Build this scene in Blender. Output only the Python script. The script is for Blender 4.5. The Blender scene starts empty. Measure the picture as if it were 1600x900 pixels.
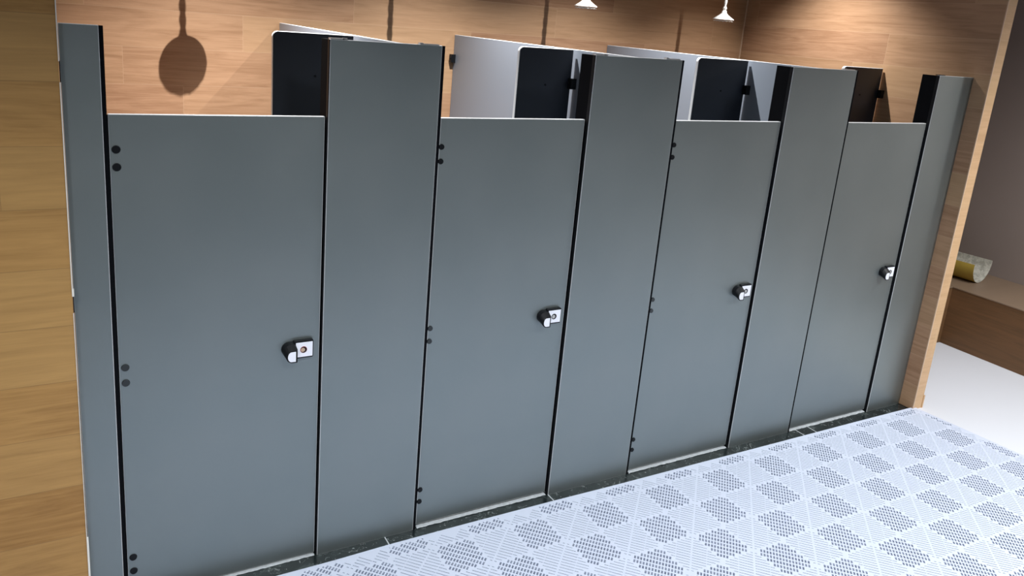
import bpy, bmesh, math, random
import numpy as np
from mathutils import Matrix, Vector

# ------------------------------------------------------------------ camera
sc = bpy.context.scene
C = sc.collection
cd = bpy.data.cameras.new('camera')
cam = bpy.data.objects.new('camera', cd)
C.objects.link(cam)
CX, CY, CZ = -0.015943, -2.574932, 2.102616
Rr = [[0.879643, -0.469331, 0.07718], [-0.051226, -0.254805, -0.965635], [0.472868, 0.84546, -0.248179]]
m = Matrix.Identity(4)
for i in range(3):
    m[i][0] = Rr[0][i]
    m[i][1] = -Rr[1][i]
    m[i][2] = -Rr[2][i]
m[0][3], m[1][3], m[2][3] = CX, CY, CZ
cam.matrix_world = m
cd.sensor_width = 36.0
cd.lens = 1210.74 / 1600 * 36
cd.shift_x = 0.0241
cd.shift_y = -0.0676
cd.clip_start = 0.02
sc.camera = cam

# ------------------------------------------------------------------ light
w = bpy.data.worlds.new('world')
sc.world = w
w.use_nodes = True
w.node_tree.nodes['Background'].inputs[0].default_value = (0.75, 0.85, 1.0, 1)
w.node_tree.nodes['Background'].inputs[1].default_value = 0.0
sc.view_settings.view_transform = 'Standard'
sc.view_settings.look = 'None'
sc.view_settings.gamma = 1
sc.view_settings.use_curve_mapping = False
sc.view_settings.exposure = 0.0


def spot(loc, power, col, angle, blend, size, rot=(0, 0, 0)):
    l = bpy.data.lights.new('ceiling_spot_light', 'SPOT')
    l.energy = power
    l.color = col
    l.spot_size = math.radians(angle)
    l.spot_blend = blend
    l.shadow_soft_size = size
    o = bpy.data.objects.new('ceiling_spot_light', l)
    o.location = loc
    o.rotation_euler = rot
    C.objects.link(o)
    return o


STALL_SPOTS = [(0.674, 0.88, 300), (1.797, 0.88, 275), (2.847, 0.88, 225), (3.967, 0.88, 155)]
for (x, y, pw) in STALL_SPOTS:
    spot((x, y, 2.90), pw, (1.0, 0.985, 0.97), 117 if x < 3.5 else 113, 1.0, 0.007)
FRONT_SPOTS = [(-0.8, -2.0, 205), (0.9, -2.0, 235), (2.6, -2.0, 225), (4.75, -2.0, 330)]
for (x, y, pw) in FRONT_SPOTS:
    spot((x, y, 2.90), pw, (0.95, 0.98, 1.0), 148, 0.8, 0.12)
spot((5.5, -1.2, 2.90), 150, (1.0, 0.97, 0.94), 160, 0.7, 0.12)


# ------------------------------------------------------------------ materials
def new_mat(name):
    mt = bpy.data.materials.new(name)
    mt.use_nodes = True
    nt = mt.node_tree
    return mt, nt, nt.nodes['Principled BSDF']


def plain(name, col, rough=0.5, metal=0.0, spec=0.5, noise=0.0, nscale=30.0):
    mt, nt, b = new_mat(name)
    b.inputs['Base Color'].default_value = (*col, 1)
    b.inputs['Roughness'].default_value = rough
    b.inputs['Metallic'].default_value = metal
    b.inputs['Specular IOR Level'].default_value = spec
    tc = nt.nodes.new('ShaderNodeTexCoord')
    nz = nt.nodes.new('ShaderNodeTexNoise')
    nz.inputs['Scale'].default_value = nscale
    nz.inputs['Detail'].default_value = 3
    nt.links.new(tc.outputs['Object'], nz.inputs['Vector'])
    mr = nt.nodes.new('ShaderNodeMapRange')
    mr.inputs['To Min'].default_value = 1.0 - noise
    mr.inputs['To Max'].default_value = 1.0 + noise
    nt.links.new(nz.outputs['Fac'], mr.inputs['Value'])
    mx = nt.nodes.new('ShaderNodeVectorMath')
    mx.operation = 'SCALE'
    mx.inputs[0].default_value = col
    nt.links.new(mr.outputs['Result'], mx.inputs['Scale'])
    nt.links.new(mx.outputs[0], b.inputs['Base Color'])
    return mt


class NG:
    """tiny helper to write node maths"""
    def __init__(s, nt):
        s.nt = nt

    def val(s, sock, v):
        if hasattr(v, 'is_output'):
            s.nt.links.new(v, sock)
        else:
            sock.default_value = v

    def math(s, op, a, b=0.0, c=None):
        n = s.nt.nodes.new('ShaderNodeMath')
        n.operation = op
        s.val(n.inputs[0], a)
        s.val(n.inputs[1], b)
        if c is not None:
            s.val(n.inputs[2], c)
        return n.outputs[0]

    def comb(s, x, y, z):
        n = s.nt.nodes.new('ShaderNodeCombineXYZ')
        s.val(n.inputs[0], x)
        s.val(n.inputs[1], y)
        s.val(n.inputs[2], z)
        return n.outputs[0]

    def noise(s, vec, scale, detail=4, rough=0.55, dist=0.0):
        n = s.nt.nodes.new('ShaderNodeTexNoise')
        s.nt.links.new(vec, n.inputs['Vector'])
        n.inputs['Scale'].default_value = scale
        n.inputs['Detail'].default_value = detail
        n.inputs['Roughness'].default_value = rough
        n.inputs['Distortion'].default_value = dist
        return n.outputs['Fac']

    def ramp(s, f, stops):
        n = s.nt.nodes.new('ShaderNodeValToRGB')
        s.val(n.inputs['Fac'], f)
        el = n.color_ramp.elements
        while len(el) < len(stops):
            el.new(0.5)
        for e, (p, c) in zip(el, stops):
            e.position = p
            e.color = (*c, 1)
        return n.outputs['Color']

    def mix(s, f, a, b, mode='MIX'):
        n = s.nt.nodes.new('ShaderNodeMix')
        n.data_type = 'RGBA'
        n.blend_type = mode
        s.val(n.inputs[0], f)
        for k, v in ((6, a), (7, b)):
            if hasattr(v, 'is_output'):
                s.nt.links.new(v, n.inputs[k])
            else:
                n.inputs[k].default_value = (*v, 1)
        return n.outputs[2]


def wood(name, axis='X', light=(0.55, 0.335, 0.205), dark=(0.33, 0.18, 0.10), rough=0.45, joint=(0.60, 0.42, 0.28),
         jf=0.5, z0=0.158, pitch=0.1865, seed=0.0, length=1.35):
    mt, nt, b = new_mat(name)
    g = NG(nt)
    tc = nt.nodes.new('ShaderNodeTexCoord')
    sp = nt.nodes.new('ShaderNodeSeparateXYZ')
    nt.links.new(tc.outputs['Object'], sp.inputs[0])
    u = sp.outputs[axis]
    z = sp.outputs['Z']
    row = g.math('DIVIDE', g.math('SUBTRACT', z, z0), pitch)
    ri = g.math('FLOOR', row)
    rf = g.math('FRACT', row)
    wn = nt.nodes.new('ShaderNodeTexWhiteNoise')
    wn.noise_dimensions = '1D'
    nt.links.new(g.math('ADD', ri, 3.7 + seed), wn.inputs['W'])
    uo = g.math('ADD', g.math('DIVIDE', u, length), wn.outputs['Value'])
    ui = g.math('FLOOR', uo)
    uf = g.math('FRACT', uo)
    w2 = nt.nodes.new('ShaderNodeTexWhiteNoise')
    w2.noise_dimensions = '2D'
    nt.links.new(g.comb(ri, g.math('ADD', ui, seed), 0.0), w2.inputs['Vector'])
    tone = w2.outputs['Value']
    # grain, stretched along the plank
    off = g.math('MULTIPLY', tone, 37.0)
    v1 = g.comb(g.math('ADD', g.math('MULTIPLY', u, 1.3), off), g.math('MULTIPLY', z, 14.0), off)
    n1 = g.noise(v1, 1.6, 6, 0.62, 1.2)
    v2 = g.comb(g.math('ADD', g.math('MULTIPLY', u, 3.5), off), g.math('MULTIPLY', z, 95.0), off)
    n2 = g.noise(v2, 1.5, 4, 0.6, 0.4)
    f = g.math('ADD', g.math('MULTIPLY', n1, 1.15), g.math('MULTIPLY', n2, 0.55))
    f = g.math('SUBTRACT', f, 0.42)
    f = g.math('ADD', f, g.math('MULTIPLY', g.math('SUBTRACT', tone, 0.5), 0.38))
    mid = tuple((a + c) / 2 * 1.02 for a, c in zip(light, dark))
    col = g.ramp(f, [(0.08, dark), (0.42, mid), (0.85, light)])
    # slightly greener / redder boards
    col = g.mix(g.math('MULTIPLY', w2.outputs['Value'], 0.30), col, (0.36, 0.25, 0.11))
    # butt joints and board joints
    e1 = g.math('LESS_THAN', g.math('MINIMUM', rf, g.math('SUBTRACT', 1.0, rf)), 0.006)
    e2 = g.math('LESS_THAN', g.math('MINIMUM', uf, g.math('SUBTRACT', 1.0, uf)), 0.0007)
    e = g.math('MULTIPLY', g.math('MAXIMUM', e1, e2), jf)
    col = g.mix(e, col, joint)
    nt.links.new(col, b.inputs['Base Color'])
    b.inputs['Roughness'].default_value = rough
    b.inputs['Specular IOR Level'].default_value = 0.35
    return mt


M = {}
M['wood_back'] = wood('wood_planks_back', 'X')
M['wood_side'] = wood('wood_planks_side', 'Y', seed=5.0, length=1.9)
M['wood_left'] = wood('wood_planks_left', 'X', light=(0.52, 0.29, 0.095), dark=(0.29, 0.145, 0.042), seed=9.0, joint=(0.2, 0.12, 0.05), jf=0.5)
M['wood_end'] = wood('wood_planks_end', 'X', light=(0.66, 0.43, 0.25), dark=(0.50, 0.315, 0.17), seed=2.0, joint=(0.6, 0.45, 0.3))
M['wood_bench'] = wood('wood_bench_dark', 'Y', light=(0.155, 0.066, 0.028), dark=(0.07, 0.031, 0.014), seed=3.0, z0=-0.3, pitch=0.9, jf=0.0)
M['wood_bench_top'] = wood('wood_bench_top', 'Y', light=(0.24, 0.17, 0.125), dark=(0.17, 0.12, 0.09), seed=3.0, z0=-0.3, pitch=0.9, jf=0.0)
M['edge_wood'] = plain('pale_wood_edge', (0.66, 0.47, 0.32), 0.5, noise=0.05)


def laminate():
    mt, nt, b = new_mat('grey_laminate')
    g = NG(nt)
    tc = nt.nodes.new('ShaderNodeTexCoord')
    v = tc.outputs['Object']
    n = g.noise(v, 2.2, 3, 0.5)
    f = g.noise(v, 900, 2, 0.5)
    a = g.ramp(n, [(0.3, (0.280, 0.324, 0.324)), (0.7, (0.312, 0.350, 0.348))])
    a = g.mix(g.math('MULTIPLY', f, 0.10), a, (0.24, 0.26, 0.28))
    nt.links.new(a, b.inputs['Base Color'])
    rr = nt.nodes.new('ShaderNodeMapRange')
    nt.links.new(n, rr.inputs['Value'])
    rr.inputs['To Min'].default_value = 0.42
    rr.inputs['To Max'].default_value = 0.50
    nt.links.new(rr.outputs['Result'], b.inputs['Roughness'])
    b.inputs['Specular IOR Level'].default_value = 0.7
    b.inputs['Metallic'].default_value = 0.9
    bp = nt.nodes.new('ShaderNodeBump')
    bp.inputs['Strength'].default_value = 0.05
    bp.inputs['Distance'].default_value = 0.0005
    nt.links.new(f, bp.inputs['Height'])
    nt.links.new(bp.outputs[0], b.inputs['Normal'])
    return mt


M['lam'] = laminate()
M['divider'] = plain('pale_blue_grey_board', (0.235, 0.268, 0.32), 0.4, metal=0.15, noise=0.03, nscale=2)
M['lam_edge'] = plain('pale_laminate_edge', (0.72, 0.74, 0.76), 0.4)
M['black'] = plain('black_plastic', (0.006, 0.007, 0.009), 0.45, spec=0.2, noise=0.1)
M['black_panel'] = plain('black_return_board', (0.004, 0.0045, 0.006), 0.8, spec=0.05, noise=0.1)
M['shaded_screen'] = plain('shade_toned_screen_board', (0.014, 0.019, 0.032), 0.42, noise=0.12, nscale=3)  # shade on the front of the cross panels is put into the board colour
M['cap'] = plain('dark_grey_cap', (0.018, 0.022, 0.024), 0.3, noise=0.05)
M['white_label'] = plain('white_lock_face', (0.85, 0.87, 0.95), 0.3, noise=0.02)
M['red'] = plain('red_indicator_ring', (0.35, 0.03, 0.04), 0.4)
M['cream'] = plain('cream_indicator', (0.50, 0.36, 0.26), 0.4)
M['grey_ind'] = plain('pale_grey_indicator', (0.45, 0.45, 0.45), 0.4)
M['white_metal'] = plain('white_enamel', (0.88, 0.86, 0.82), 0.35, noise=0.02)
M['silver'] = plain('silver_clip', (0.6, 0.6, 0.6), 0.3, metal=0.6)
M['grey_wall'] = plain('warm_grey_plaster', (0.285, 0.235, 0.212), 0.7, noise=0.05, nscale=2)
M['room_wall'] = plain('dim_room_wall', (0.42, 0.40, 0.38), 0.8, noise=0.05, nscale=2)
M['front_wall'] = plain('dark_front_wall', (0.14, 0.135, 0.13), 0.8, noise=0.05, nscale=2)
M['ceiling'] = plain('ceiling_paint', (0.35, 0.35, 0.36), 0.9, noise=0.02)
M['white_floor'] = plain('white_floor_film', (0.66, 0.68, 0.73), 0.5, noise=0.03, nscale=1.5)
M['trim_white'] = plain('white_trim', (0.8, 0.78, 0.72), 0.4, noise=0.05)
M['mat'] = plain('white_pvc_mat', (0.55, 0.60, 0.725), 0.6, noise=0.02, nscale=4)
M['yellow'] = plain('yellow_backing', (0.42, 0.30, 0.05), 0.6, noise=0.1, nscale=12)


def marble_sheet():
    mt, nt, b = new_mat('pale_speckled_sheet')
    g = NG(nt)
    tc = nt.nodes.new('ShaderNodeTexCoord')
    n = g.noise(tc.outputs['Object'], 30, 5, 0.7, 0.5)
    nt.links.new(g.ramp(n, [(0.40, (0.34, 0.33, 0.28)), (0.55, (0.55, 0.54, 0.47))]), b.inputs['Base Color'])
    b.inputs['Roughness'].default_value = 0.5
    return mt


M['sheet'] = marble_sheet()


def marble():
    mt, nt, b = new_mat('dark_green_marble')
    g = NG(nt)
    tc = nt.nodes.new('ShaderNodeTexCoord')
    v = tc.outputs['Object']
    sp = nt.nodes.new('ShaderNodeSeparateXYZ')
    nt.links.new(v, sp.inputs[0])
    n = g.noise(v, 9, 8, 0.7, 1.5)
    col = g.ramp(n, [(0.38, (0.006, 0.009, 0.010)), (0.58, (0.018, 0.025, 0.026)), (0.75, (0.08, 0.095, 0.095))])
    # thin veins
    n2 = g.noise(v, 7, 4, 0.6, 2.5)
    vein = g.math('LESS_THAN', g.math('ABSOLUTE', g.math('SUBTRACT', n2, 0.5)), 0.0035)
    n3 = g.noise(v, 14, 2, 0.5)
    vein = g.math('MULTIPLY', vein, g.math('GREATER_THAN', n3, 0.52))
    col = g.mix(g.math('MULTIPLY', vein, 0.6), col, (0.5, 0.55, 0.55))
    sk = g.noise(v, 75, 2, 0.5)
    col = g.mix(g.math('MULTIPLY', g.math('GREATER_THAN', sk, 0.69), 0.35), col, (0.4, 0.42, 0.42))
    nt.links.new(col, b.inputs['Base Color'])
    b.inputs['Roughness'].default_value = 0.22
    return mt


M['marble'] = marble()
M['grout'] = plain('white_grout', (0.40, 0.43, 0.45), 0.6, noise=0.35, nscale=60)


# ------------------------------------------------------------------ mesh helpers
def obj(name, bm, mat, parent=None, smooth=False):
    me = bpy.data.meshes.new(name)
    bmesh.ops.recalc_face_normals(bm, faces=bm.faces)
    bm.to_mesh(me)
    bm.free()
    for k in (mat if isinstance(mat, (list, tuple)) else [mat]):
        me.materials.append(k)
    if smooth:
        for p in me.polygons:
            p.use_smooth = True
    o = bpy.data.objects.new(name, me)
    C.objects.link(o)
    if parent:
        o.parent = parent
    return o


def thing(name, label, cat, loc, group=None):
    o = bpy.data.objects.new(name, None)
    o.empty_display_size = 0.1
    C.objects.link(o)
    o.location = loc
    tag(o, label, cat, group)
    return o


def tag(o, label, cat, group=None):
    o['label'] = label
    o['category'] = cat
    if group:
        o['group'] = group
    return o


def struct(name, bm, mat):
    o = obj(name, bm, mat)
    o['kind'] = 'structure'
    return o


def box(bm, x0, x1, y0, y1, z0, z1, mi=0):
    vs = [bm.verts.new((x, y, z)) for z in (z0, z1) for y in (y0, y1) for x in (x0, x1)]
    fs = []
    for q in ((0, 1, 3, 2), (4, 6, 7, 5), (0, 4, 5, 1), (2, 3, 7, 6), (0, 2, 6, 4), (1, 5, 7, 3)):
        f = bm.faces.new([vs[i] for i in q])
        f.material_index = mi
        fs.append(f)
    return vs, fs


def boxbm(*a):
    bm = bmesh.new()
    box(bm, *a)
    return bm


def board(x0, x1, y0, y1, z0, z1, face_axis, bevel=0.0015):
    """laminated board: big faces (normal along face_axis) slot 0, edges slot 1"""
    bm = bmesh.new()
    box(bm, x0, x1, y0, y1, z0, z1)
    bmesh.ops.bevel(bm, geom=list(bm.edges), offset=bevel, segments=2, affect='EDGES', profile=0.5)
    bm.normal_update()
    for f in bm.faces:
        f.material_index = 0 if abs(f.normal[face_axis]) > 0.99 else 1
    return bm


def cyl(bm, c, r, h, axis, seg=24, r2=None, mi=0):
    """cylinder starting at c going h along axis"""
    r2 = r if r2 is None else r2
    a, b_ = [(1, 2), (0, 2), (0, 1)][axis]
    rings = []
    for t, rad in ((0, r), (h, r2)):
        ring = []
        for i in range(seg):
            th = 2 * math.pi * i / seg
            p = list(c)
            p[axis] += t
            p[a] += rad * math.cos(th)
            p[b_] += rad * math.sin(th)
            ring.append(bm.verts.new(p))
        rings.append(ring)
    for i in range(seg):
        f = bm.faces.new([rings[0][i], rings[0][(i + 1) % seg], rings[1][(i + 1) % seg], rings[1][i]])
        f.material_index = mi
    for rg in rings:
        f = bm.faces.new(rg)
        f.material_index = mi


def prism(bm, pts, axis, d0, d1, mi=0):
    """extrude 2-D outline pts along axis from d0 to d1"""
    def mk(p, d):
        q = [0, 0, 0]
        a, b_ = [(1, 2), (0, 2), (0, 1)][axis]
        q[a], q[b_], q[axis] = p[0], p[1], d
        return bm.verts.new(q)
    A = [mk(p, d0) for p in pts]
    B = [mk(p, d1) for p in pts]
    n = len(pts)
    for i in range(n):
        bm.faces.new([A[i], A[(i + 1) % n], B[(i + 1) % n], B[i]]).material_index = mi
    bm.faces.new(A).material_index = mi
    bm.faces.new(B).material_index = mi


# ------------------------------------------------------------------ room shell
BACK, RX, CEIL = 1.75, 4.445, 2.95
struct('wall_back', boxbm(-0.2, RX + 0.08, BACK, BACK + 0.1, -0.05, CEIL), M['wood_back'])
struct('wall_left', boxbm(-1.9, -0.024, -0.03, 0.06, -0.05, CEIL), M['wood_left'])
struct('wall_stall_left', boxbm(-0.14, -0.04, 0.06, BACK, -0.05, CEIL), M['wood_side'])
# right-hand wing wall of the stalls: side face and end face clad separately
bm = bmesh.new()
vs, fs = box(bm, RX, RX + 0.085, -0.09, BACK, -0.05, CEIL)
bm.normal_update()
for f in fs:
    f.material_index = 1 if abs(f.normal.y) > 0.9 else 0
struct('wall_right', bm, [M['wood_side'], M['wood_end']])
struct('wall_far_right', boxbm(6.39, 6.5, -4.2, 2.4, -0.05, CEIL), M['grey_wall'])
struct('wall_recess_back', boxbm(RX + 0.085, 6.5, 2.3, 2.4, -0.05, CEIL), M['grey_wall'])
struct('wall_front', boxbm(-2.0, 6.5, -4.3, -4.2, -0.05, CEIL), M['front_wall'])
struct('wall_room_left', boxbm(-2.0, -1.9, -4.2, 0.06, -0.05, CEIL), M['room_wall'])
struct('ceiling', boxbm(-2.0, 6.5, -4.3, 2.4, CEIL, CEIL + 0.1), M['ceiling'])
struct('floor', boxbm(-2.0, RX + 0.0, -4.2, BACK, -0.06, 0.0), M['marble'])
# pale floor beyond the mat
bm = bmesh.new()
prism(bm, [(RX + 0.0, -4.2), (6.39, -4.2), (6.39, 2.3), (RX + 0.0, 2.3)], 2, -0.06, 0.002)
struct('floor_right', bm, M['white_floor'])

# corner trims
struct('trim_1', boxbm(RX - 0.007, RX, BACK - 0.007, BACK, 0.0, CEIL), M['edge_wood'])
struct('trim_2', boxbm(RX - 0.002, RX + 0.003, -0.093, -0.088, 0.0, CEIL), M['edge_wood'])
bm = bmesh.new()
box(bm, RX + 0.083, RX + 0.094, -0.094, 0.05, 0.002, 0.085)
struct('baseboard_right', bm, M['wood_end'])
bm = bmesh.new()
box(bm, -0.0245, -0.0215, -0.033, -0.029, 1.895, CEIL)
box(bm, -0.0245, -0.0215, -0.033, -0.029, 1.21, 1.835)
box(bm, -0.0245, -0.0185, -0.033, -0.029, 1.185, 1.21)
box(bm, -0.0245, -0.0225, -0.033, -0.029, 0.33, 1.13)
box(bm, -0.0245, -0.0185, -0.033, -0.029, 0.0, 0.33)
struct('trim_3', bm, M['trim_white'])
bm = bmesh.new()
box(bm, -0.023, -0.020, -0.026, 0.0, 1.835, 1.895)
box(bm, -0.023, -0.020, -0.026, 0.0, 1.13, 1.185)
struct('trim_4', bm, M['black'])

# grout joints of the marble strip and white bead along the stall thresholds
bm = bmesh.new()
for x, dx in ((1.06, 0.0), (1.862, 0.0), (3.52, 0.0), (3.62, 0.0)):
    box(bm, x - 0.0025, x + 0.0025, -0.10, 0.09, -0.01, 0.0012)
struct('trim_5', bm, M['grout'])


def bead(x0, x1, hmax, seed):
    rnd = random.Random(seed)
    bm = bmesh.new()
    n = 46
    prev = None
    for i in range(n + 1):
        x = x0 + (x1 - x0) * i / n
        h = hmax * (0.65 + 0.35 * rnd.random())
        yo = 0.006 - 0.004 * rnd.random()
        prof = [(yo, 0.0), (yo + 0.003, h * 0.7), (0.018, h), (0.03, h), (0.03, 0.0)]
        ring = [bm.verts.new((x, a, b_)) for a, b_ in prof]
        if prev:
            for k in range(5):
                bm.faces.new([prev[k], prev[(k + 1) % 5], ring[(k + 1) % 5], ring[k]])
        else:
            bm.faces.new(ring)
        prev = ring
    bm.faces.new(prev)
    return bm


for k, (x0, x1, h) in enumerate(((0.3, 0.765, 0.003), (1.205, 1.85, 0.005), (2.335, 2.99, 0.005), (3.475, 4.122, 0.007))):
    struct('trim_%d' % (6 + k), bead(x0, x1, h, k), M['grout'])

# ------------------------------------------------------------------ partition fronts
H = 2.0
PT = 0.018
pil = [(-0.021, 0.083), (0.774, 1.185), (1.861, 2.314), (3.000, 3.453), (4.136, RX)]
plabels = [
    'narrow grey pilaster panel beside the wooden wall on the left',
    'tall grey pilaster panel between the first and second stall doors from the left',
    'tall grey pilaster panel between the second and third stall doors from the left',
    'tall grey pilaster panel between the third and fourth stall doors from the left',
    'tall grey pilaster panel against the wooden wing wall on the right',
]
for i, (a, b_) in enumerate(pil):
    t = thing('partition_pilaster', plabels[i], 'partition panel', (a, 0, 0), 'upright front panels of the stalls')
    wd = b_ - a
    obj('front_panel', board(0, wd, 0, PT, 0, H, 1), [M['lam'], M['lam_edge']], t)
    if i > 0:
        bm = bmesh.new()
        box(bm, 0.0, 0.016, PT, 0.10, 0, H - 0.002)
        bm.normal_update()
        for f in bm.faces:
            f.material_index = 1 if f.normal.z > 0.9 else 0
        s = obj('side_return', bm, [M['black_panel'], M['lam_edge']], t)
        bm = bmesh.new()
        box(bm, -0.024, 0.0, 0.0315, 0.036, 0.0, 1.73)  # lip added behind the door so no lit stall wood shows in the gap
        obj('gap_blackout_strip', bm, M['black_panel'], t)
        # thin black skin over the left edge of the front panel
        obj('edge_seal', boxbm(-0.003, 0.0005, 0.0015, PT, 0, H - 0.001), M['black'], t)
        s['label'] = 'black board returning back from the panel edge'
    if i < 4:
        bm = bmesh.new()
        prism(bm, [(wd, 0.0015), (wd + 0.012, 0.0015), (wd + 0.012, 0.0315), (wd + 0.04, 0.0315), (wd + 0.04, 0.036), (wd, 0.036)], 2, 0.0, 1.735)  # strip with a rear lip added to keep the hinge-side gap dark
        prism(bm, [(wd, 0.0015), (wd + 0.012, 0.0015), (wd + 0.012, 0.022), (wd, 0.022)], 2, 1.735, H - 0.001)
        obj('edge_strip', bm, M['black_panel'], t)
    if i in (1, 2):
        cb = bmesh.new()
        box(cb, 0.002, 0.05, 0.004, 0.03, H, H + 0.004)
        box(cb, 0.045, 0.06, 0.004, 0.014, H, H + 0.006)
        obj('top_clip', cb, M['silver'], t)
    if i in (1, 2, 3):
        cb = bmesh.new()
        box(cb, wd - 0.075, wd - 0.01, 0.004, 0.02, H, H + 0.0035)
        box(cb, wd - 0.085, wd - 0.073, 0.004, 0.022, H, H + 0.006)
        obj('top_clip', cb, M['silver'], t)
    if i == 4:
        obj('top_clip', boxbm(0.004, 0.05, 0.003, 0.03, H, H + 0.004), M['black'], t)

# ------------------------------------------------------------------ doors with locks and hinge caps
DY0, DY1 = 0.012, 0.030
DTOP = 1.74
doors = [(0.0975, 0.766), (1.202, 1.849), (2.332, 2.989), (3.472, 4.124)]
dlabels = [
    'grey stall door nearest the left wooden wall, the widest in view',
    'grey stall door second from the left wooden wall, closed',
    'grey stall door third from the left wooden wall, closed',
    'grey stall door nearest the right wooden wing wall, closed',
]


def lock_parts(door, c, vacant):
    """c = x of the lock plate centre, local to the door"""
    hs = bmesh.new()
    box(hs, c - 0.036, c + 0.036, -0.016, 0.0, 0.861, 0.930)
    es = [e for e in hs.edges if abs(e.verts[0].co.y - e.verts[1].co.y) > 0.01]
    bmesh.ops.bevel(hs, geom=es, offset=0.006, segments=4, affect='EDGES', profile=0.5)
    fr = [e for e in hs.edges if e.verts[0].co.y < -0.015 and e.verts[1].co.y < -0.015]
    bmesh.ops.bevel(hs, geom=fr, offset=0.002, segments=2, affect='EDGES', profile=0.5)
    L = obj('door_lock', hs, M['black'], door)
    L['label'] = 'black lock with a white face plate'
    obj('lock_face', boxbm(c - 0.029, c + 0.032, -0.0175, -0.015, 0.867, 0.923), M['white_label'], L)
    bm = bmesh.new()
    cyl(bm, (c - 0.001, -0.0185, 0.895), 0.0125, 0.002, 1, 28, mi=0)
    cyl(bm, (c - 0.001, -0.0192, 0.895), 0.0112, 0.002, 1, 28, mi=1)
    cyl(bm, (c - 0.004, -0.0198, 0.895), 0.0078, 0.002, 1, 28, mi=2)
    obj('lock_indicator', bm, [M['red'] if vacant else M['black'], M['black'], M['cream'] if vacant else M['grey_ind']], L)
    # thumb turn: lofts from a broad foot on the door to a lower D-shaped nose
    bm = bmesh.new()

    def ring(x0, x1, z0, z1, y, n=10):
        r = (z1 - z0) / 2
        zc = (z0 + z1) / 2
        pts = [(x1, z1)]
        xr = min(r, (x1 - x0) * 0.8)
        for k in range(n + 1):
            th = math.pi / 2 + math.pi * k / n
            pts.append((x0 + xr + xr * math.cos(th), zc + r * math.sin(th)))
        pts.append((x1, z0))
        return [bm.verts.new((px, y, pz)) for px, pz in pts]
    rs = [ring(c - 0.078, c - 0.034, 0.871, 0.925, 0.0), ring(c - 0.074, c - 0.031, 0.864, 0.920, -0.018),
          ring(c - 0.068, c - 0.027, 0.855, 0.905, -0.034), ring(c - 0.066, c - 0.028, 0.857, 0.903, -0.036)]
    for r0, r1 in zip(rs, rs[1:]):
        for k in range(len(r0)):
            bm.faces.new([r0[k], r0[(k + 1) % len(r0)], r1[(k + 1) % len(r0)], r1[k]])
    bm.faces.new(rs[0])
    bm.faces.new(rs[-1])
    obj('thumb_turn', bm, M['black'], L)
    bm = bmesh.new()
    pts = [(c - 0.0335, 0.899)]
    for k in range(13):
        th = math.pi / 2 + math.pi * k / 12
        pts.append((c - 0.0485 + 0.0135 * math.cos(th), 0.880 + 0.019 * math.sin(th)))
    pts.append((c - 0.0335, 0.861))
    prism(bm, pts, 1, -0.0375, -0.0355)
    obj('thumb_turn_face', bm, M['white_label'], L)


for i, (a, b_) in enumerate(doors):
    t = thing('stall_door', dlabels[i], 'door', (a, DY0, 0), 'low grey stall doors')
    wd = b_ - a
    obj('door_panel', board(0, wd, 0, PT, 0.015 if i else 0.009, DTOP, 1, 0.002), [M['lam'], M['lam_edge']], t)
    lock_parts(t, wd - 0.062, i == 0)
    off = 0.019 if i == 0 else 0.010
    for j, z in enumerate((1.632, 1.577, 0.906, 0.851, 0.180, 0.124)):
        if i == 3:
            continue
        bm = bmesh.new()
        cyl(bm, (off, 0.001, z), 0.0132 if i == 0 else 0.0115, -0.005, 1, 24, r2=0.0115 if i == 0 else 0.010)
        obj('hinge_cap', bm, M['cap'] if 2 <= j <= 3 else M['black'], t)

# ------------------------------------------------------------------ stall dividers
div = [1.035, 2.085, 3.225]
divl = ['grey side divider wall between the first and second stalls from the left',
        'grey side divider wall between the second and third stalls from the left, facing the lamps',
        'grey side divider wall between the third and fourth stalls from the left']


def bracket(bm, x, y, z, sx=-1):
    box(bm, x, x + sx * 0.028, y - 0.030, y - 0.002, z - 0.024, z + 0.024)
    cyl(bm, (x + sx * 0.028, y - 0.016, z), 0.008, sx * 0.004, 0, 12)


for i, x in enumerate(div):
    t = thing('stall_divider', divl[i], 'divider', (x, 0, 0), 'side dividers of the stalls')
    bm = board(-PT / 2, PT / 2, PT + 0.001 if i < 0 else 0.020, BACK - 0.004, 0.10, H, 0, 0.0015)
    obj('divider_panel', bm, [M['divider'], M['lam_edge']], t)
    bm = bmesh.new()
    bracket(bm, -PT / 2, BACK - 0.004, 1.86)
    obj('wall_bracket', bm, M['black'], t)

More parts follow.
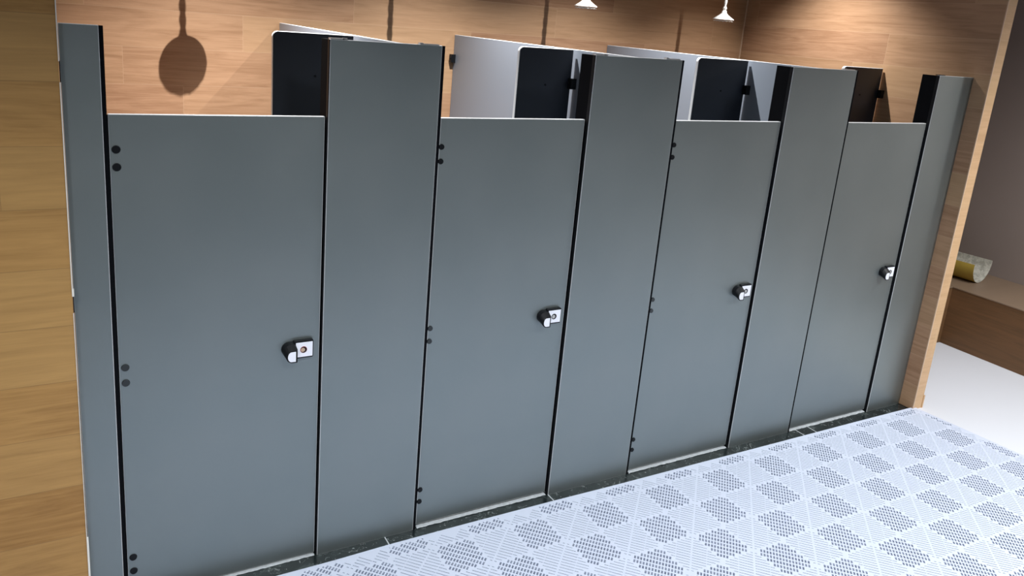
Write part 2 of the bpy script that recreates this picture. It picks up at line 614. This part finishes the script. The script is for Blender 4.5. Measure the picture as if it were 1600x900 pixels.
scr = [(0.693, 1.035 - PT / 2, 0.47), (1.775, 2.085 - PT / 2, 0.455), (2.850, 3.225 - PT / 2, 0.475), (4.072, RX, 0.55)]
sl = ['dark rounded-corner cross panel in the first stall from the left, above the widest door',
      'dark rounded-corner cross panel standing in the second stall from the left',
      'dark rounded-corner cross panel in the third stall, casting a triangular shadow on its divider',
      'dark rounded-corner cross panel in the last stall, fixed to the wooden wing wall']
for i, (x0, x1, y) in enumerate(scr):
    t = thing('privacy_screen', sl[i], 'panel', (x0, y, 0), 'dark cross panels inside the stalls')
    r = 0.022
    wd = x1 - x0 - 0.012
    pts = [(wd, 0.25), (wd, H)]
    for k in range(9):
        th = math.pi / 2 + (math.pi / 2) * k / 8
        pts.append((r + r * math.cos(th), H - r + r * math.sin(th)))
    pts.append((0, 0.25))
    bm = bmesh.new()
    prism(bm, pts, 1, 0, 0.016)
    bmesh.ops.recalc_face_normals(bm, faces=bm.faces)
    bmesh.ops.bevel(bm, geom=[e for e in bm.edges if (e.verts[0].co.y < 0.001 and e.verts[1].co.y < 0.001)],
                    offset=0.002, segments=1, affect='EDGES')
    bm.normal_update()
    for f in bm.faces:
        f.material_index = 0 if abs(f.normal.y) > 0.95 else 1
    obj('screen_board', bm, [M['shaded_screen'], M['lam_edge']], t)
    bm = bmesh.new()
    bracket(bm, wd + 0.011, 0.0, 1.845)
    obj('screen_bracket', bm, M['black'], t)
    bm = bmesh.new()
    cyl(bm, (wd * 0.52, 0.001, 1.835), 0.005, -0.003, 1, 12)
    obj('screw_cap', bm, M['black'], t)


# ------------------------------------------------------------------ pendant lamps
def lathe(bm, prof, seg=48, wave=0.0, nw=12):
    rings = []
    n = len(prof)
    for k, (r, z) in enumerate(prof):
        ring = []
        for i in range(seg):
            th = 2 * math.pi * i / seg
            wv = 1.0 + wave * math.cos(nw * th) * (r / 0.07) ** 3
            zz = z - abs(wave) * 0.08 * math.cos(nw * th) * (r / 0.07) ** 3
            ring.append(bm.verts.new((r * wv * math.cos(th), r * wv * math.sin(th), zz)))
        rings.append(ring)
    for a, b_ in zip(rings, rings[1:]):
        for i in range(seg):
            bm.faces.new([a[i], a[(i + 1) % seg], b_[(i + 1) % seg], b_[i]])


def pendant(x, y, label):
    z = 2.222
    t = thing('pendant_lamp', label, 'lamp', (x, y, z), 'small white cone pendant lamps over the stalls')
    bm = bmesh.new()
    lathe(bm, [(0.069, 0.002), (0.068, 0.006), (0.046, 0.020), (0.027, 0.035), (0.018, 0.044), (0.015, 0.058), (0.009, 0.064),
               (0.007, 0.064), (0.010, 0.055), (0.015, 0.043), (0.025, 0.032), (0.044, 0.017), (0.066, 0.004), (0.069, 0.002)],
          wave=0.008)
    obj('lamp_shade', bm, M['white_metal'], t, True)
    bm = bmesh.new()
    lathe(bm, [(0.060, -0.009), (0.063, -0.006), (0.060, -0.003), (0.057, -0.006), (0.060, -0.009)], wave=0.04, nw=16)
    obj('rim_ring', bm, M['white_metal'], t, True)
    bm = bmesh.new()
    lathe(bm, [(0.001, 0.062), (0.008, 0.064), (0.013, 0.070), (0.014, 0.078), (0.009, 0.085), (0.004, 0.088), (0.001, 0.088)], seg=24)
    obj('lamp_cap', bm, M['white_metal'], t, True)
    bm = bmesh.new()
    # twisted pair of cords up to the ceiling
    zt = CEIL - z - 0.024
    for ph in (0, math.pi):
        prev = None
        n = 150
        for k in range(n + 1):
            zz = 0.086 + (zt - 0.086) * k / n
            a = ph + zz * 75
            cx, cy = 0.003 * math.cos(a), 0.003 * math.sin(a)
            ring = [bm.verts.new((cx + 0.0075 * math.cos(q * math.pi / 3), cy + 0.0075 * math.sin(q * math.pi / 3), zz)) for q in range(6)]
            if prev:
                for q in range(6):
                    bm.faces.new([prev[q], prev[(q + 1) % 6], ring[(q + 1) % 6], ring[q]])
            prev = ring
    obj('lamp_cord', bm, M['white_metal'], t, True)
    bm = bmesh.new()
    cyl(bm, (0, 0, zt), 0.045, 0.0235, 2, 32)
    obj('ceiling_rose', bm, M['white_metal'], t)
    bm = bmesh.new()
    bmesh.ops.create_uvsphere(bm, u_segments=20, v_segments=12, radius=0.014, matrix=Matrix.Translation((0, 0, 0.020)))
    obj('bulb', bm, M['white_metal'], t, True)


pendant(0.592, 1.40, 'white pendant lamp over the first stall, its round shadow on the wooden wall')
pendant(1.715, 1.40, 'white pendant lamp over the second stall from the left')
pendant(2.765, 1.40, 'white cone pendant lamp above the second grey divider, cut by the top of the view')
pendant(3.885, 1.40, 'white cone pendant lamp with scalloped rim hanging near the back wall corner')

# ------------------------------------------------------------------ bench and curled sheet
t = thing('platform_bench', 'dark wood platform bench with a paler top along the grey wall', 'bench', (5.74, 0.55, 0))
bm = bmesh.new()
prism(bm, [(0, -4.7), (0.649, -4.7), (0.649, 1.749), (-1.20, 1.749), (-1.20, 0.0), (0, 0.0)], 2, 0.003, 0.443)
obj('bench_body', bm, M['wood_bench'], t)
bm = bmesh.new()
prism(bm, [(-0.004, -4.7), (0.649, -4.7), (0.649, 1.749), (-1.20, 1.749), (-1.20, -0.004), (-0.004, -0.004)], 2, 0.443, 0.45)
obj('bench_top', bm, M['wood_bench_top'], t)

t = thing('curled_sheet', 'curled offcut of pale speckled sheet with yellow backing lying on the bench', 'sheet', (6.062, 0.545, 0.45))
t.rotation_euler = (0, 0, math.radians(6))
bm = bmesh.new()
R0, R1 = 0.134, 0.138
n = 32
for mi, rr in ((0, R0), (1, R1)):
    pass
rows = []
for yy in np.linspace(0, 0.42, 9):
    inner, outer = [], []
    for k in range(n + 1):
        th = math.radians(-188 + 196 * k / n)
        fl = 1.0 + 0.10 * (k / n)
        for lst, rr in ((inner, R0), (outer, R1)):
            lst.append(bm.verts.new((rr * fl * math.cos(th), yy, R1 + 0.002 + rr * math.sin(th))))
    rows.append((inner, outer))
for (i0, o0), (i1, o1) in zip(rows, rows[1:]):
    for k in range(n):
        bm.faces.new([i0[k], i0[k + 1], i1[k + 1], i1[k]]).material_index = 0
        bm.faces.new([o0[k], o1[k], o1[k + 1], o0[k + 1]]).material_index = 1
    for k in (0, n):
        bm.faces.new([i0[k], i1[k], o1[k], o0[k]]).material_index = 0
for (i0, o0) in (rows[0], rows[-1]):
    for k in range(n):
        bm.faces.new([i0[k], i0[k + 1], o0[k + 1], o0[k]]).material_index = 0
obj('sheet_body', bm, [M['sheet'], M['yellow']], t, False)

# ------------------------------------------------------------------ perforated floor mat
def mat_mesh():
    TZ, TH = 0.012, 0.0115           # height of the top face, depth of the slots
    k = (CZ - TZ) / CZ
    S = 0.36 * k                     # repeat along the stall fronts
    ox, oy = CX + (2.388 - CX) * k, CY + (-0.221 - CY) * k
    T = S / math.sqrt(2)             # tile side
    q = math.sqrt(0.5)
    bvec = np.array([-q, -q])        # long direction of the dashes
    cvec = np.array([q, -q])
    edge = np.array([(-2.0, -0.070), (0.594, -0.070), (0.82, -0.069), (1.05, -0.062), (1.4, -0.060), (1.84, -0.062), (2.2, -0.067), (2.76, -0.069), (3.219, -0.072), (3.9, -0.074), (4.364, -0.078), (4.6, -0.079)])

    def ymax(x):
        return np.interp(x, edge[:, 0], edge[:, 1])

    def xmax(y):
        return 4.475 - (y + 0.09) * 0.10
    X0, Y0 = -0.6, -2.3
    N = 20
    cell = T / N
    # per tile: list of holes in tile units (b0,b1,c0,c1)
    holes = []
    NB = 10
    cb = T / NB
    for i in range(NB):
        for j in range(N):
            b0, c0 = i * cb - T / 2, j * cell - T / 2
            bc, cc = b0 + cb / 2, c0 + cell / 2
            if abs(bc) + abs(cc) < T * 0.455:
                holes.append((b0 + 0.15 * cb, b0 + 0.85 * cb, c0 + 0.17 * cell, c0 + 0.77 * cell))
    # corner slots run along c, outside the perforated diamond
    NL = 15
    cl = T / NL
    for i in range(NL):
        bc = (i + 0.5) * cl - T / 2
        hw = 0.0018
        if abs(bc) < T / 2 - cl * 0.3 and abs(bc) > cl * 0.9:
            lim = T * 0.5 - abs(bc) + 0.003
            end = T / 2 - 0.004
            for sgn in (-1, 1):
                c0 = lim
                while c0 < end - 0.006:
                    c1 = min((math.floor(c0 / (T / 4) + 1e-6) + 1) * (T / 4) - 0.0015, end)
                    if c1 - c0 > 0.005:
                        lo, hi = sorted((sgn * c0, sgn * c1))
                        holes.append((bc - hw, bc + hw, lo, hi))
                    c0 = c1 + 0.003
    # cut lines of the tile
    bl = sorted(set([-T / 2, T / 2] + [round(h[0], 7) for h in holes] + [round(h[1], 7) for h in holes]))
    # band structure: along b the tile is cut at every hole start and end; each band only holds its own cuts along c
    verts, faces = [], []

    def add(pts3, fc):
        base = len(verts)
        verts.extend(pts3)
        faces.extend([tuple(base + a for a in f) for f in fc])
    bands = list(zip(bl, bl[1:]))
    bandcuts = []
    for (u0, u1) in bands:
        hs = sorted([(h[2], h[3]) for h in holes if h[0] <= u0 + 1e-6 and h[1] >= u1 - 1e-6])
        bandcuts.append(hs)
    nb = int(8 / T)
    for I in range(-nb, nb):
        for J in range(-nb, nb):
            o = np.array([ox, oy]) + bvec * T * I + cvec * T * J
            if o[0] < X0 - T or o[0] > 4.75 or o[1] < Y0 - T or o[1] > -0.05 + T:
                continue
            inside = (X0 + T < o[0] < 4.46 - T) and (Y0 + T < o[1] < -0.09 - T)

            def P(u, v, z):
                p = o + bvec * u + cvec * v
                x, y = p
                if not inside:
                    y = max(y, Y0)
                    y = min(y, float(ymax(x)))
                    x = max(x, X0)
                    x = min(x, float(xmax(y)))
                return (x, y, z)

            def ok(u0, u1, v0, v1):
                if inside:
                    return True
                for u in (u0, u1):
                    for v in (v0, v1):
                        p = o + bvec * u + cvec * v
                        if p[1] > ymax(p[0]) - 0.012 or p[0] > xmax(p[1]) - 0.012 or p[0] < X0 or p[1] < Y0:
                            return False
                return True

            def out(u0, u1, v0, v1):
                if inside:
                    return False
                ps = [o + bvec * u + cvec * v for u in (u0, u1) for v in (v0, v1)]
                return all(p[1] > ymax(p[0]) for p in ps) or all(p[0] > xmax(p[1]) for p in ps) or all(p[0] < X0 for p in ps) or all(p[1] < Y0 for p in ps)
            for (u0, u1), hs in zip(bands, bandcuts):
                v = -T / 2
                segs = []
                for (h0, h1) in hs:
                    if h0 >= v - 1e-6 and ok(u0 - 0.004, u1 + 0.004, h0, h1):
                        segs.append((v, h0))
                        # side walls of the slot
                        z0, z1 = TZ - TH, TZ
                        add([P(u0, h0, z1), P(u1, h0, z1), P(u1, h0, z0), P(u0, h0, z0),
                             P(u0, h1, z1), P(u1, h1, z1), P(u1, h1, z0), P(u0, h1, z0)],
                            [(0, 1, 2, 3), (4, 7, 6, 5), (0, 3, 7, 4), (1, 5, 6, 2)])
                        v = h1
                segs.append((v, T / 2))
                for (v0, v1) in segs:
                    if inside:
                        add([P(u0, v0, TZ), P(u1, v0, TZ), P(u1, v1, TZ), P(u0, v1, TZ)], [(0, 1, 2, 3)])
                    else:
                        m_ = max(1, int((v1 - v0) / cell))
                        for s in range(m_):
                            a0 = v0 + (v1 - v0) * s / m_
                            a1 = v0 + (v1 - v0) * (s + 1) / m_
                            if not out(u0, u1, a0, a1):
                                add([P(u0, a0, TZ), P(u1, a0, TZ), P(u1, a1, TZ), P(u0, a1, TZ)], [(0, 1, 2, 3)])
    # rim of the mat
    xs = np.linspace(X0, 4.4735, 60)
    for a, c in zip(xs, xs[1:]):
        add([(a, float(ymax(a)), TZ), (c, float(ymax(c)), TZ), (c, float(ymax(c)), 0.0005), (a, float(ymax(a)), 0.0005)], [(0, 3, 2, 1)])
    ya = -0.0755
    add([(xmax(ya), ya, TZ), (xmax(Y0), Y0, TZ), (xmax(Y0), Y0, 0.0005), (xmax(ya), ya, 0.0005)], [(0, 3, 2, 1)])
    me = bpy.data.meshes.new('floor_mat')
    me.from_pydata(verts, [], faces)
    me.materials.append(M['mat'])
    me.update()
    return me


mo = bpy.data.objects.new('floor_mat', mat_mesh())
C.objects.link(mo)
tag(mo, 'white perforated plastic mat with a checkered slot pattern in front of the stalls', 'mat')
